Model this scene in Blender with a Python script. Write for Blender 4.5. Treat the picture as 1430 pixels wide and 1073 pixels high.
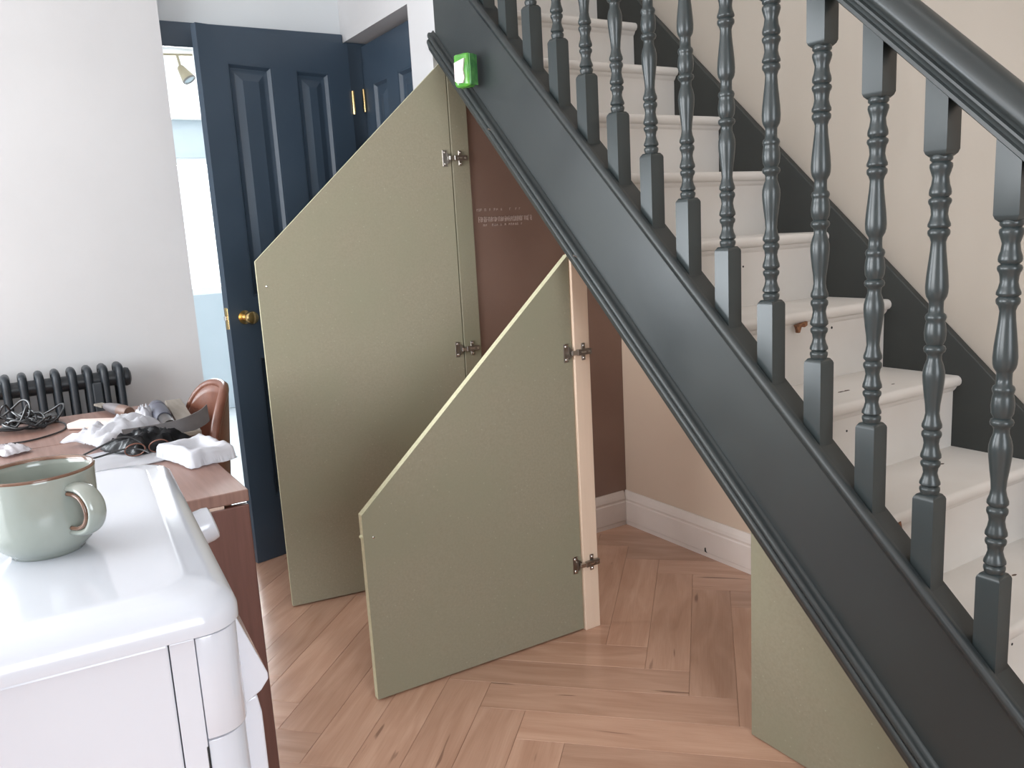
import bpy, bmesh, math, random
from mathutils import Matrix, Vector, noise
random.seed(7)
for o in list(bpy.data.objects): bpy.data.objects.remove(o, do_unlink=True)
scene = bpy.context.scene
C = scene.collection

# ------------------------------------------------------------------ camera
cam_data = bpy.data.cameras.new('camera')
cam_data.sensor_width = 36.0
cam_data.lens = 1159.63 / 1430.0 * 36.0
cam_data.clip_start = 0.02
cam = bpy.data.objects.new('camera', cam_data); C.objects.link(cam)
_r = Vector((0.5328, 0.8444, -0.0557)); _u = Vector((-0.123, 0.1424, 0.9821)); _f = Vector((-0.8372, 0.5165, -0.1797))
cam.matrix_world = Matrix(((_r.x, _u.x, -_f.x, 0.0), (_r.y, _u.y, -_f.y, -1.3513), (_r.z, _u.z, -_f.z, 1.2111), (0, 0, 0, 1)))
scene.camera = cam

# ------------------------------------------------------------------ sky, daylight, front fill, exposure
world = bpy.data.worlds.new('sky'); scene.world = world; world.use_nodes = True
bg = world.node_tree.nodes['Background']
bg.inputs[0].default_value = (0.86, 0.93, 1.0, 1); bg.inputs[1].default_value = 2.2

def daylight(name, loc, aim, sx, sy, watts, col):
    l = bpy.data.lights.new(name, 'AREA'); l.shape = 'RECTANGLE'; l.size = sx; l.size_y = sy
    l.energy = watts; l.color = col
    o = bpy.data.objects.new(name, l); C.objects.link(o)
    o.location = loc
    o.rotation_euler = (Vector(aim) - Vector(loc)).to_track_quat('-Z', 'Z').to_euler()
    return o
daylight('daylight_window_side', (-3.50, -2.30, 1.35), (0.0, -2.30, 1.25), 1.25, 1.65, 62, (0.90, 0.955, 1.0))
daylight('fill_front', (-1.5, -3.26, 1.45), (-1.5, 0.0, 1.0), 1.9, 1.4, 46, (0.97, 0.985, 1.0))  # added soft fill for surfaces facing the front, no known window there
daylight('daylight_window_rear', (2.26, -1.2, 1.5), (-2.0, -1.2, 1.3), 1.7, 1.4, 31, (0.90, 0.95, 1.0))
daylight('daylight_window_kitchen', (-6.75, -0.3, 1.4), (-3.0, -0.3, 1.2), 2.6, 1.2, 150, (0.97, 0.99, 1.0))
daylight('daylight_landing', (-1.2, 0.40, 4.55), (-1.2, 0.38, 0.0), 2.6, 0.55, 13, (0.97, 0.98, 1.0))

vs = scene.view_settings
vs.view_transform = 'Standard'; vs.look = 'None'; vs.gamma = 1.0; vs.use_curve_mapping = False
vs.exposure = 0.52

# ------------------------------------------------------------------ materials
def lin(c):
    c = c / 255.0
    return c / 12.92 if c <= 0.04045 else ((c + 0.055) / 1.055) ** 2.4
def rgb(r, g, b): return (lin(r), lin(g), lin(b), 1.0)
def nd(nt, t, **kw):
    n = nt.nodes.new(t)
    for k, v in kw.items(): setattr(n, k, v)
    return n
def material(name, c1, c2=None, scale=6.0, rough=0.5, rough2=None, bump=0.0, bscale=None, detail=4.0,
             stretch=(1, 1, 1), metallic=0.0, coat=0.0, contrast=(0.35, 0.65), spec=0.5, world_space=False):
    m = bpy.data.materials.new(name); m.use_nodes = True
    nt = m.node_tree; b = nt.nodes['Principled BSDF']
    b.inputs['Base Color'].default_value = c1
    b.inputs['Roughness'].default_value = rough
    b.inputs['Metallic'].default_value = metallic
    b.inputs['Specular IOR Level'].default_value = spec
    if coat: b.inputs['Coat Weight'].default_value = coat; b.inputs['Coat Roughness'].default_value = 0.08
    tc = nd(nt, 'ShaderNodeTexCoord'); mp = nd(nt, 'ShaderNodeMapping')
    mp.inputs['Scale'].default_value = stretch
    nt.links.new(tc.outputs['Object'], mp.inputs['Vector'])
    m['_'] = 0
    if c2 is not None or rough2 is not None:
        n = nd(nt, 'ShaderNodeTexNoise'); n.inputs['Scale'].default_value = scale; n.inputs['Detail'].default_value = detail
        nt.links.new(mp.outputs[0], n.inputs['Vector'])
        r = nd(nt, 'ShaderNodeMapRange'); r.inputs['From Min'].default_value = contrast[0]; r.inputs['From Max'].default_value = contrast[1]
        nt.links.new(n.outputs['Fac'], r.inputs['Value'])
        if c2 is not None:
            mx = nd(nt, 'ShaderNodeMix', data_type='RGBA'); mx.inputs['A'].default_value = c1; mx.inputs['B'].default_value = c2
            nt.links.new(r.outputs[0], mx.inputs['Factor']); nt.links.new(mx.outputs['Result'], b.inputs['Base Color'])
        if rough2 is not None:
            r2 = nd(nt, 'ShaderNodeMapRange'); r2.inputs['To Min'].default_value = rough; r2.inputs['To Max'].default_value = rough2
            nt.links.new(r.outputs[0], r2.inputs['Value']); nt.links.new(r2.outputs[0], b.inputs['Roughness'])
    if bump:
        n2 = nd(nt, 'ShaderNodeTexNoise'); n2.inputs['Scale'].default_value = bscale or scale; n2.inputs['Detail'].default_value = 5
        nt.links.new(mp.outputs[0], n2.inputs['Vector'])
        bp = nd(nt, 'ShaderNodeBump'); bp.inputs['Strength'].default_value = bump; bp.inputs['Distance'].default_value = 0.01
        nt.links.new(n2.outputs['Fac'], bp.inputs['Height']); nt.links.new(bp.outputs[0], b.inputs['Normal'])
    return m

M = {}
M['plaster'] = material('white_plaster', rgb(199, 199, 200), rgb(194, 194, 195), 2.0, 0.75, bump=0.04, bscale=40)
M['plaster_cool'] = material('cool_white_plaster', rgb(204, 208, 210), rgb(200, 204, 207), 2.0, 0.75)
M['stair_wall'] = material('beige_plaster', rgb(187, 177, 165), rgb(183, 173, 161), 2.0, 0.8, bump=0.04, bscale=40)
M['ceiling'] = material('ceiling_paint', rgb(236, 236, 234), None, rough=0.85)
M['dark'] = material('slate_paint', rgb(45, 50, 51), rgb(51, 56, 56), 3.0, 0.30, 0.46, bump=0.02, bscale=25)
M['dark_gloss'] = material('slate_gloss_paint', rgb(50, 57, 58), None, rough=0.29)
M['string_paint'] = material('wall_string_paint', rgb(48, 51, 50), rgb(53, 56, 54), 6.0, 0.5)
M['door_dark'] = material('navy_slate_paint', rgb(54, 68, 82), rgb(58, 72, 86), 5.0, 0.34, 0.45, bump=0.02, bscale=30)
M['white_paint'] = material('white_wood_paint', rgb(226, 221, 215), rgb(219, 213, 206), 4.0, 0.42, 0.55, bump=0.03, bscale=18)
M['skirting'] = material('skirting_paint', rgb(226, 214, 206), rgb(216, 203, 194), 5.0, 0.45)
M['mdf'] = material('green_mdf', rgb(154, 148, 128), rgb(146, 140, 120), 160.0, 0.72, detail=6, contrast=(0.3, 0.7), spec=0.3)
def _mdf_flecks(m):
    nt = m.node_tree; b = nt.nodes['Principled BSDF']
    src = b.inputs['Base Color'].links[0].from_socket
    tc = nd(nt, 'ShaderNodeTexCoord'); n = nd(nt, 'ShaderNodeTexNoise'); n.inputs['Scale'].default_value = 4.0; n.inputs['Detail'].default_value = 3
    nt.links.new(tc.outputs['Object'], n.inputs['Vector'])
    mx = nd(nt, 'ShaderNodeMix', data_type='RGBA'); mx.inputs['B'].default_value = rgb(146, 144, 122)
    r = nd(nt, 'ShaderNodeMapRange'); r.inputs['From Min'].default_value = 0.4; r.inputs['From Max'].default_value = 0.75
    nt.links.new(n.outputs['Fac'], r.inputs['Value']); nt.links.new(r.outputs[0], mx.inputs['Factor'])
    nt.links.new(src, mx.inputs['A'])
    v = nd(nt, 'ShaderNodeTexVoronoi'); v.inputs['Scale'].default_value = 42.0
    nt.links.new(tc.outputs['Object'], v.inputs['Vector'])
    r3 = nd(nt, 'ShaderNodeMapRange'); r3.inputs['From Min'].default_value = 0.055; r3.inputs['From Max'].default_value = 0.10
    r3.inputs['To Min'].default_value = 0.35; r3.inputs['To Max'].default_value = 0.0
    nt.links.new(v.outputs['Distance'], r3.inputs['Value'])
    m2 = nd(nt, 'ShaderNodeMix', data_type='RGBA'); m2.inputs['B'].default_value = rgb(185, 184, 160)
    nt.links.new(r3.outputs[0], m2.inputs['Factor']); nt.links.new(mx.outputs['Result'], m2.inputs['A'])
    nt.links.new(m2.outputs['Result'], b.inputs['Base Color'])
_mdf_flecks(M['mdf'])
M['mdf_edge'] = material('cut_mdf_edge', rgb(196, 192, 162), rgb(186, 182, 150), 120.0, 0.85)
M['brown_board'] = material('brown_film_board', rgb(140, 114, 102), rgb(130, 104, 92), 3.0, 0.36, 0.44, spec=0.4)
M['print'] = material('white_stamp_ink', rgb(226, 208, 200), rgb(180, 158, 148), 160.0, 0.6)
M['steel'] = material('nickel_steel', (0.62, 0.6, 0.57, 1), None, rough=0.25, metallic=1.0)
M['steel_dark'] = material('dark_nickel', (0.34, 0.31, 0.28, 1), None, rough=0.3, metallic=1.0)
M['brass'] = material('brass', (0.83, 0.6, 0.28, 1), None, rough=0.22, metallic=1.0)
M['enamel'] = material('white_enamel', rgb(208, 213, 222), rgb(204, 209, 219), 3.0, 0.16, coat=0.4)
M['gap'] = material('dark_gap', rgb(35, 36, 38), None, rough=0.8)
M['table'] = material('table_veneer', rgb(134, 103, 92), rgb(118, 88, 78), 3.0, 0.4, stretch=(2, 30, 2), detail=6)
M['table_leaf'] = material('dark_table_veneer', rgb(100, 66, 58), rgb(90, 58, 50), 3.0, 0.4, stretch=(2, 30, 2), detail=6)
M['leather'] = material('brown_leather', rgb(112, 70, 54), rgb(102, 62, 47), 30.0, 0.34, bump=0.05, bscale=160)
M['chair_leg'] = material('chair_leg_metal', rgb(40, 38, 36), None, rough=0.4, metallic=0.8)
M['iron'] = material('painted_iron', rgb(38, 44, 50), rgb(44, 50, 55), 8.0, 0.4)
M['glaze'] = material('grey_green_glaze', rgb(150, 156, 149), rgb(140, 147, 139), 14.0, 0.13, coat=0.5, contrast=(0.3, 0.75))
M['glaze_rim'] = material('brown_glaze', rgb(100, 70, 54), rgb(122, 92, 74), 40.0, 0.16, coat=0.5)
M['cable'] = material('black_cable', rgb(34, 35, 37), None, rough=0.38)
M['black_plastic'] = material('black_plastic_sheet', rgb(24, 25, 29), rgb(32, 33, 38), 12.0, 0.3)
M['paper'] = material('white_paper', rgb(232, 233, 238), rgb(224, 225, 231), 8.0, 0.7)
M['clear_wrap'] = material('cloudy_wrap', rgb(225, 222, 226), rgb(205, 200, 205), 20.0, 0.15)
M['soap'] = material('pale_pink_block', rgb(226, 208, 200), rgb(216, 196, 188), 9.0, 0.55)
M['grip'] = material('slate_grip', rgb(78, 79, 92), rgb(70, 71, 82), 20.0, 0.5)
M['grip_grey'] = material('grey_handle', rgb(104, 98, 100), rgb(92, 86, 88), 20.0, 0.5)
M['brown_wood'] = material('brown_wood', rgb(110, 84, 72), rgb(96, 72, 60), 14.0, 0.5, stretch=(1, 8, 1))
M['olive_wood'] = material('olive_wood', rgb(134, 126, 116), rgb(120, 112, 102), 10.0, 0.55, stretch=(1, 8, 1))
M['blade'] = material('dark_blade', rgb(62, 58, 58), rgb(84, 78, 76), 14.0, 0.35, metallic=0.5)
M['green'] = material('green_film', rgb(96, 172, 62), rgb(66, 140, 50), 26.0, 0.18, coat=0.3)
M['green_dark'] = material('dark_green_film', rgb(56, 122, 62), rgb(98, 168, 84), 30.0, 0.15, coat=0.5)
M['label'] = material('pinkish_white_card', rgb(238, 224, 222), rgb(228, 214, 210), 20.0, 0.6)
M['chip'] = material('bare_wood_chip', rgb(150, 104, 72), rgb(104, 66, 46), 90.0, 0.7)
M['chip_dark'] = material('dark_mark', rgb(96, 78, 66), rgb(70, 58, 52), 60.0, 0.8)
M['kitchen_wall'] = material('pale_blue_paint', rgb(199, 209, 215), rgb(195, 206, 212), 3.0, 0.6)
M['kitchen_floor'] = material('pale_floor', rgb(208, 212, 214), rgb(200, 204, 206), 3.0, 0.25)
M['champagne'] = material('champagne_metal', rgb(206, 192, 164), None, rough=0.35, metallic=0.6)
M['lens'] = material('lamp_glass', rgb(215, 228, 232), None, rough=0.1)
M['upvc'] = material('window_frame_white', rgb(240, 242, 243), None, rough=0.4)

def pine_mat():
    m = bpy.data.materials.new('planed_pine'); m.use_nodes = True; nt = m.node_tree; b = nt.nodes['Principled BSDF']
    b.inputs['Roughness'].default_value = 0.62
    tc = nd(nt, 'ShaderNodeTexCoord'); mp = nd(nt, 'ShaderNodeMapping'); mp.inputs['Scale'].default_value = (14, 14, 1.1)
    nt.links.new(tc.outputs['Object'], mp.inputs['Vector'])
    n = nd(nt, 'ShaderNodeTexNoise'); n.inputs['Scale'].default_value = 4; n.inputs['Detail'].default_value = 5
    nt.links.new(mp.outputs[0], n.inputs['Vector'])
    mx = nd(nt, 'ShaderNodeMix', data_type='RGBA'); mx.inputs['A'].default_value = rgb(243, 220, 198); mx.inputs['B'].default_value = rgb(234, 208, 184)
    nt.links.new(n.outputs['Fac'], mx.inputs['Factor'])
    mp2 = nd(nt, 'ShaderNodeMapping'); mp2.inputs['Scale'].default_value = (9, 9, 6.0); nt.links.new(tc.outputs['Object'], mp2.inputs['Vector'])
    v = nd(nt, 'ShaderNodeTexVoronoi'); v.inputs['Scale'].default_value = 1.0; nt.links.new(mp2.outputs[0], v.inputs['Vector'])
    r = nd(nt, 'ShaderNodeMapRange'); r.inputs['From Min'].default_value = 0.06; r.inputs['From Max'].default_value = 0.16
    r.inputs['To Min'].default_value = 0.75; r.inputs['To Max'].default_value = 0.0
    nt.links.new(v.outputs['Distance'], r.inputs['Value'])
    m2 = nd(nt, 'ShaderNodeMix', data_type='RGBA'); m2.inputs['B'].default_value = rgb(176, 122, 86)
    nt.links.new(r.outputs[0], m2.inputs['Factor']); nt.links.new(mx.outputs['Result'], m2.inputs['A'])
    nt.links.new(m2.outputs['Result'], b.inputs['Base Color'])
    return m
M['pine'] = pine_mat()

def plank_mat():
    m = bpy.data.materials.new('oak_plank'); m.use_nodes = True; nt = m.node_tree; b = nt.nodes['Principled BSDF']
    tc = nd(nt, 'ShaderNodeTexCoord'); oi = nd(nt, 'ShaderNodeObjectInfo')
    cmb = nd(nt, 'ShaderNodeCombineXYZ')
    ml = nd(nt, 'ShaderNodeMath', operation='MULTIPLY'); ml.inputs[1].default_value = 37.0
    nt.links.new(oi.outputs['Random'], ml.inputs[0])
    for i in range(3): nt.links.new(ml.outputs[0], cmb.inputs[i])
    add = nd(nt, 'ShaderNodeVectorMath', operation='ADD')
    nt.links.new(tc.outputs['Object'], add.inputs[0]); nt.links.new(cmb.outputs[0], add.inputs[1])
    def grain(sc, scale, det, dist=0.0):
        mp = nd(nt, 'ShaderNodeMapping'); mp.inputs['Scale'].default_value = sc
        nt.links.new(add.outputs[0], mp.inputs['Vector'])
        n = nd(nt, 'ShaderNodeTexNoise'); n.inputs['Scale'].default_value = scale; n.inputs['Detail'].default_value = det
        n.inputs['Distortion'].default_value = dist
        nt.links.new(mp.outputs[0], n.inputs['Vector']); return n
    g1 = grain((1.3, 8, 1), 2.4, 3, 0.8); g2 = grain((3.0, 90, 1), 3.0, 3)
    mx = nd(nt, 'ShaderNodeMix', data_type='RGBA'); mx.inputs['A'].default_value = rgb(208, 168, 144); mx.inputs['B'].default_value = rgb(184, 142, 118)
    r = nd(nt, 'ShaderNodeMapRange'); r.inputs['From Min'].default_value = 0.32; r.inputs['From Max'].default_value = 0.78
    nt.links.new(g1.outputs['Fac'], r.inputs['Value']); nt.links.new(r.outputs[0], mx.inputs['Factor'])
    mx2 = nd(nt, 'ShaderNodeMix', data_type='RGBA', blend_type='MULTIPLY'); mx2.inputs['B'].default_value = (0.94, 0.925, 0.91, 1)
    r2 = nd(nt, 'ShaderNodeMapRange'); r2.inputs['From Min'].default_value = 0.45; r2.inputs['From Max'].default_value = 0.7
    nt.links.new(g2.outputs['Fac'], r2.inputs['Value']); nt.links.new(r2.outputs[0], mx2.inputs['Factor']); nt.links.new(mx.outputs['Result'], mx2.inputs['A'])
    # thin dark checks along the grain
    g3 = grain((1.6, 16, 1), 2.2, 2, 0.3)
    r3 = nd(nt, 'ShaderNodeMapRange'); r3.inputs['From Min'].default_value = 0.71; r3.inputs['From Max'].default_value = 0.75
    r3.inputs['To Max'].default_value = 0.75
    nt.links.new(g3.outputs['Fac'], r3.inputs['Value'])
    mx3 = nd(nt, 'ShaderNodeMix', data_type='RGBA'); mx3.inputs['B'].default_value = rgb(124, 92, 77)
    nt.links.new(r3.outputs[0], mx3.inputs['Factor']); nt.links.new(mx2.outputs['Result'], mx3.inputs['A'])
    # plank to plank variation
    hv = nd(nt, 'ShaderNodeHueSaturation')
    rv = nd(nt, 'ShaderNodeMapRange'); rv.inputs['To Min'].default_value = 0.85; rv.inputs['To Max'].default_value = 1.05
    nt.links.new(oi.outputs['Random'], rv.inputs['Value']); nt.links.new(rv.outputs[0], hv.inputs['Value'])
    nt.links.new(mx3.outputs['Result'], hv.inputs['Color']); nt.links.new(hv.outputs[0], b.inputs['Base Color'])
    b.inputs['Roughness'].default_value = 0.24; b.inputs['Specular IOR Level'].default_value = 0.65
    bp = nd(nt, 'ShaderNodeBump'); bp.inputs['Strength'].default_value = 0.06; bp.inputs['Distance'].default_value = 0.002
    nt.links.new(g2.outputs['Fac'], bp.inputs['Height']); nt.links.new(bp.outputs[0], b.inputs['Normal'])
    return m
M['plank'] = plank_mat()

def pane_mat():
    m = bpy.data.materials.new('window_glass'); m.use_nodes = True; nt = m.node_tree
    nt.nodes.remove(nt.nodes['Principled BSDF']); out = nt.nodes['Material Output']
    t = nd(nt, 'ShaderNodeBsdfTransparent'); g = nd(nt, 'ShaderNodeBsdfGlossy'); g.inputs['Roughness'].default_value = 0.02
    mx = nd(nt, 'ShaderNodeMixShader'); mx.inputs[0].default_value = 0.06
    nt.links.new(t.outputs[0], mx.inputs[1]); nt.links.new(g.outputs[0], mx.inputs[2]); nt.links.new(mx.outputs[0], out.inputs[0])
    return m
M['pane'] = pane_mat()

# ------------------------------------------------------------------ mesh helpers (all coordinates in metres, world space)
def world_loc(o):
    v = Vector((0, 0, 0))
    while o is not None:
        v = v + o.location; o = o.parent
    return v
def link(o, parent):
    C.objects.link(o)
    if parent is not None:
        o.parent = parent; o.location = o.location - world_loc(parent)
    return o
def obj(name, bm, mat, parent=None, smooth=False, label=None, origin=None):
    bmesh.ops.recalc_face_normals(bm, faces=bm.faces)
    if origin is not None: bmesh.ops.translate(bm, verts=bm.verts, vec=-Vector(origin))
    me = bpy.data.meshes.new(name); bm.to_mesh(me); bm.free()
    mats = mat if isinstance(mat, (list, tuple)) else [mat]
    for m in mats: me.materials.append(M[m])
    if smooth:
        for p_ in me.polygons: p_.use_smooth = True
        if smooth != 'all': 
            try: me.set_sharp_from_angle(angle=math.radians(40))
            except Exception: pass
    o = bpy.data.objects.new(name, me)
    if origin is not None: o.location = Vector(origin)
    link(o, parent)
    if label: o['label'] = label
    return o
def inst(name, src, loc, parent, rotz=0.0):
    o = bpy.data.objects.new(name, src.data); o.location = loc; o.rotation_euler = (0, 0, rotz)
    return link(o, parent)
def thing(name, label, cat, loc=(0, 0, 0), group=None):
    o = bpy.data.objects.new(name, None); o.location = loc; o.empty_display_size = 0.05; C.objects.link(o)
    o['label'] = label; o['category'] = cat
    if group: o['group'] = group
    return o
def tag(o, label, cat, group=None):
    o['label'] = label; o['category'] = cat
    if group: o['group'] = group
    return o
def struct(o, label=None, cat=None):
    o['kind'] = 'structure'
    if label: o['label'] = label
    if cat: o['category'] = cat
    return o
def B(): return bmesh.new()
def box(bm, x0, x1, y0, y1, z0, z1, bev=0.0, mtx=None, seg=2, mi=0):
    r = bmesh.ops.create_cube(bm, size=1.0)
    vs_ = r['verts']
    bmesh.ops.scale(bm, verts=vs_, vec=(abs(x1 - x0), abs(y1 - y0), abs(z1 - z0)))
    bmesh.ops.translate(bm, verts=vs_, vec=((x0 + x1) / 2, (y0 + y1) / 2, (z0 + z1) / 2))
    fs = list({f for v in vs_ for f in v.link_faces})
    for f in fs: f.material_index = mi
    if bev:
        es = list({e for v in vs_ for e in v.link_edges})
        rr = bmesh.ops.bevel(bm, geom=es, offset=bev, segments=seg, affect='EDGES', profile=0.5)
        vs_ = list({v for f in rr['faces'] for v in f.verts} | {v for v in vs_ if v.is_valid})
        for f in rr['faces']: f.material_index = mi
    if mtx is not None: bmesh.ops.transform(bm, matrix=mtx, verts=vs_)
    return vs_
def prism(bm, pts, frm, axis, d0, d1, bev=0.0, mi=0, mi_side=None):
    """pts: 2D outline; frm(a, b, d) -> 3D; extruded from d0 to d1"""
    v0 = [bm.verts.new(frm(a, b, d0)) for a, b in pts]; v1 = [bm.verts.new(frm(a, b, d1)) for a, b in pts]
    f0 = bm.faces.new(v0); f1 = bm.faces.new(list(reversed(v1))); n = len(pts)
    f0.material_index = mi; f1.material_index = mi
    sides = []
    for i in range(n):
        f = bm.faces.new((v0[i], v1[i], v1[(i + 1) % n], v0[(i + 1) % n])); f.material_index = mi if mi_side is None else mi_side
        sides.append(f)
    if bev:
        bmesh.ops.recalc_face_normals(bm, faces=bm.faces)
        es = [e for e in bm.edges if e.verts[0] in v0 + v1 and e.verts[1] in v0 + v1]
        bmesh.ops.bevel(bm, geom=es, offset=bev, segments=2, affect='EDGES', profile=0.5)
def lathe(bm, prof, n=28, mtx=None, cap=True):
    """prof: list of (r, z)"""
    rings = []
    for r, z in prof:
        rings.append([bm.verts.new((r * math.cos(2 * math.pi * k / n), r * math.sin(2 * math.pi * k / n), z)) for k in range(n)])
    for a, b in zip(rings, rings[1:]):
        for k in range(n): bm.faces.new((a[k], a[(k + 1) % n], b[(k + 1) % n], b[k]))
    if cap:
        bm.faces.new(list(reversed(rings[0]))); bm.faces.new(rings[-1])
    vs_ = [v for r in rings for v in r]
    if mtx is not None: bmesh.ops.transform(bm, matrix=mtx, verts=vs_)
    return vs_
def tube(bm, pts, rad, n=10, closed=False, flat=1.0):
    pts = [Vector(q) for q in pts]; m = len(pts); rings = []
    up = Vector((0, 0, 1)); prev = None
    for i in range(m):
        if closed: t = pts[(i + 1) % m] - pts[i - 1]
        else: t = pts[min(i + 1, m - 1)] - pts[max(i - 1, 0)]
        t.normalize()
        if prev is None:
            a = t.cross(up)
            if a.length < 1e-3: a = t.cross(Vector((1, 0, 0)))
        else: a = prev - t * prev.dot(t)
        a.normalize(); b = t.cross(a); prev = a
        r = rad[i] if isinstance(rad, (list, tuple)) else rad
        rings.append([bm.verts.new(pts[i] + a * (r * math.cos(2 * math.pi * k / n)) + b * (r * flat * math.sin(2 * math.pi * k / n))) for k in range(n)])
    pr = list(zip(rings, rings[1:])) + ([(rings[-1], rings[0])] if closed else [])
    for a, b in pr:
        for k in range(n): bm.faces.new((a[k], a[(k + 1) % n], b[(k + 1) % n], b[k]))
    if not closed:
        bm.faces.new(list(reversed(rings[0]))); bm.faces.new(rings[-1])
def spline(pts, n=8):
    pts = [Vector(q) for q in pts]; out = []
    for i in range(len(pts) - 1):
        p0 = pts[max(i - 1, 0)]; p1 = pts[i]; p2 = pts[i + 1]; p3 = pts[min(i + 2, len(pts) - 1)]
        for k in range(n):
            t = k / n
            out.append(0.5 * ((2 * p1) + (p2 - p0) * t + (2 * p0 - 5 * p1 + 4 * p2 - p3) * t * t + (3 * p1 - p0 - 3 * p2 + p3) * t ** 3))
    out.append(pts[-1]); return out
xz = lambda a, b, d: (a, d, b)      # outline in x-z, extruded along y
yz = lambda a, b, d: (d, a, b)      # outline in y-z, extruded along x

# ------------------------------------------------------------------ the setting
# floor: sub-floor slab with herringbone planks laid on it
bm = B(); box(bm, -3.46, 2.4, -3.4, 0.9, -0.06, -0.004)
floor = struct(obj('floor', bm, 'plank'), 'oak-look herringbone plank floor', 'floor')
S2 = math.sqrt(0.5); PW, PL = 0.122, 0.654
def plank_mesh(length):
    b_ = B(); box(b_, -PL / 2 + 0.0004, PL / 2 - 0.0004, -PW / 2 + 0.0004, PW / 2 - 0.0004, -0.004, 0.0, bev=0.0006, seg=1); return b_
bmp = plank_mesh(PL)
me_plank = bpy.data.meshes.new('plank'); bmp.to_mesh(me_plank); bmp.free(); me_plank.materials.append(M['plank'])
U0, V0 = -1.54, 0.94
def in_room(x, y): return -3.62 < x < -0.55 and -1.18 < y < 0.95
def clip_needed(cx, cy, ang):
    for sx in (-1, 1):
        for sy in (-1, 1):
            X = cx + sx * PL / 2 * math.cos(ang) - sy * PW / 2 * math.sin(ang); Y = cy + sx * PL / 2 * math.sin(ang) + sy * PW / 2 * math.cos(ang)
            if Y > 0.754 or X < -3.33: return True
    return False
seen = set()
for k in range(-60, 60):
    for t in range(-14, 15):
        for kind in (0, 1):
            if kind == 0: cu = U0 + k * PW + PL / 2 + t * PL; cv = V0 - k * PW + PW / 2 + t * PL; ang = math.pi / 4
            else: cu = U0 + k * PW - PW / 2 + t * PL; cv = V0 - k * PW + PW - PL / 2 + t * PL; ang = 3 * math.pi / 4
            cx = (cu - cv) * S2; cy = (cu + cv) * S2
            if not in_room(cx, cy): continue
            key = (round(cx, 3), round(cy, 3), kind)
            if key in seen: continue
            seen.add(key)
            if clip_needed(cx, cy, ang):
                b_ = plank_mesh(PL); bmesh.ops.transform(b_, matrix=Matrix.Translation((cx, cy, 0)) @ Matrix.Rotation(ang, 4, 'Z'), verts=b_.verts)
                for co, no in (((0, 0.754, 0), (0, 1, 0)), ((-3.33, 0, 0), (-1, 0, 0))):
                    r_ = bmesh.ops.bisect_plane(b_, geom=b_.verts[:] + b_.edges[:] + b_.faces[:], plane_co=co, plane_no=no, clear_outer=True)
                    ed = [e for e in r_['geom_cut'] if isinstance(e, bmesh.types.BMEdge)]
                    if ed: bmesh.ops.holes_fill(b_, edges=ed)
                if len(b_.faces) < 4: b_.free(); continue
                bmesh.ops.transform(b_, matrix=(Matrix.Translation((cx, cy, 0)) @ Matrix.Rotation(ang, 4, 'Z')).inverted(), verts=b_.verts)
                me = bpy.data.meshes.new('plank'); b_.to_mesh(me); b_.free(); me.materials.append(M['plank'])
            else: me = me_plank
            o = bpy.data.objects.new('plank', me); o.location = (cx, cy, 0); o.rotation_euler = (0, 0, ang); link(o, floor)

# walls of the room
bm = B(); box(bm, -3.46, -3.25, -1.65, -0.712, 0, 2.5); box(bm, -3.46, -3.25, -3.3, -2.95, 0, 2.5); box(bm, -3.46, -3.25, -2.95, -1.65, 0, 0.5); box(bm, -3.46, -3.25, -2.95, -1.65, 2.2, 2.5)
wall_left = struct(obj('wall_left', bm, 'plaster'), 'white plastered wall behind the radiator, with a window further along', 'wall')
bm = B(); box(bm, -3.46, -3.36, -0.712, 0.0, 2.02, 2.5); box(bm, -3.46, -3.36, 0.0, 0.755, 0, 4.7)
wall_far = struct(obj('wall_far', bm, 'plaster_cool'), 'cool white wall over the kitchen doorway', 'wall')
bm = B(); box(bm, -3.36, -2.735, 0.0, 0.10, 2.0, 4.7); box(bm, -2.735, -2.572, 0.0, 0.10, 0, 4.7); box(bm, -2.572, -2.545, 0.0, 0.034, 1.86, 4.7)
wall_closet = struct(obj('wall_closet', bm, 'plaster'), 'white wall strip beside the top of the stair string', 'wall')
bm = B(); box(bm, -3.46, 2.3, 0.755, 0.86, 0, 4.7)
wall_back = struct(obj('wall_back', bm, 'stair_wall'), 'beige wall behind and under the stairs', 'wall')
bm = B()
box(bm, -3.46, -2.47, -3.4, -3.3, 0, 2.5); box(bm, -0.53, 2.3, -3.4, -3.3, 0, 2.5); box(bm, -2.47, -0.53, -3.4, -3.3, 0, 0.72); box(bm, -2.47, -0.53, -3.4, -3.3, 2.18, 2.5)  # opening in the unseen wall, added for the front fill lamp
struct(obj('wall_front', bm, 'plaster'), 'white wall with an added opening for the fill light, facing the stairs', 'wall')
bm = B()
box(bm, 2.3, 2.4, -3.4, -2.05, 0, 2.5); box(bm, 2.3, 2.4, -0.35, 0.86, 0, 4.7); box(bm, 2.3, 2.4, -2.05, -0.35, 0, 0.8); box(bm, 2.3, 2.4, -2.05, -0.35, 2.2, 2.5)
struct(obj('wall_right', bm, 'plaster'), 'white wall with a window at the foot of the stairs', 'wall')
bm = B(); box(bm, -3.46, 2.4, -3.4, 0.0, 2.5, 2.6)
struct(obj('ceiling', bm, 'ceiling'), 'white ceiling', 'ceiling')
bm = B(); box(bm, -2.545, 2.4, 0.0, 0.1, 2.5, 4.7); 
struct(obj('wall_stairwell', bm, 'plaster'), 'white upper wall of the stairwell', 'wall')
bm = B(); box(bm, -3.46, 2.4, 0.0, 0.86, 4.7, 4.8)
struct(obj('ceiling_landing', bm, 'ceiling'), 'white ceiling above the stairwell', 'ceiling')

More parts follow.
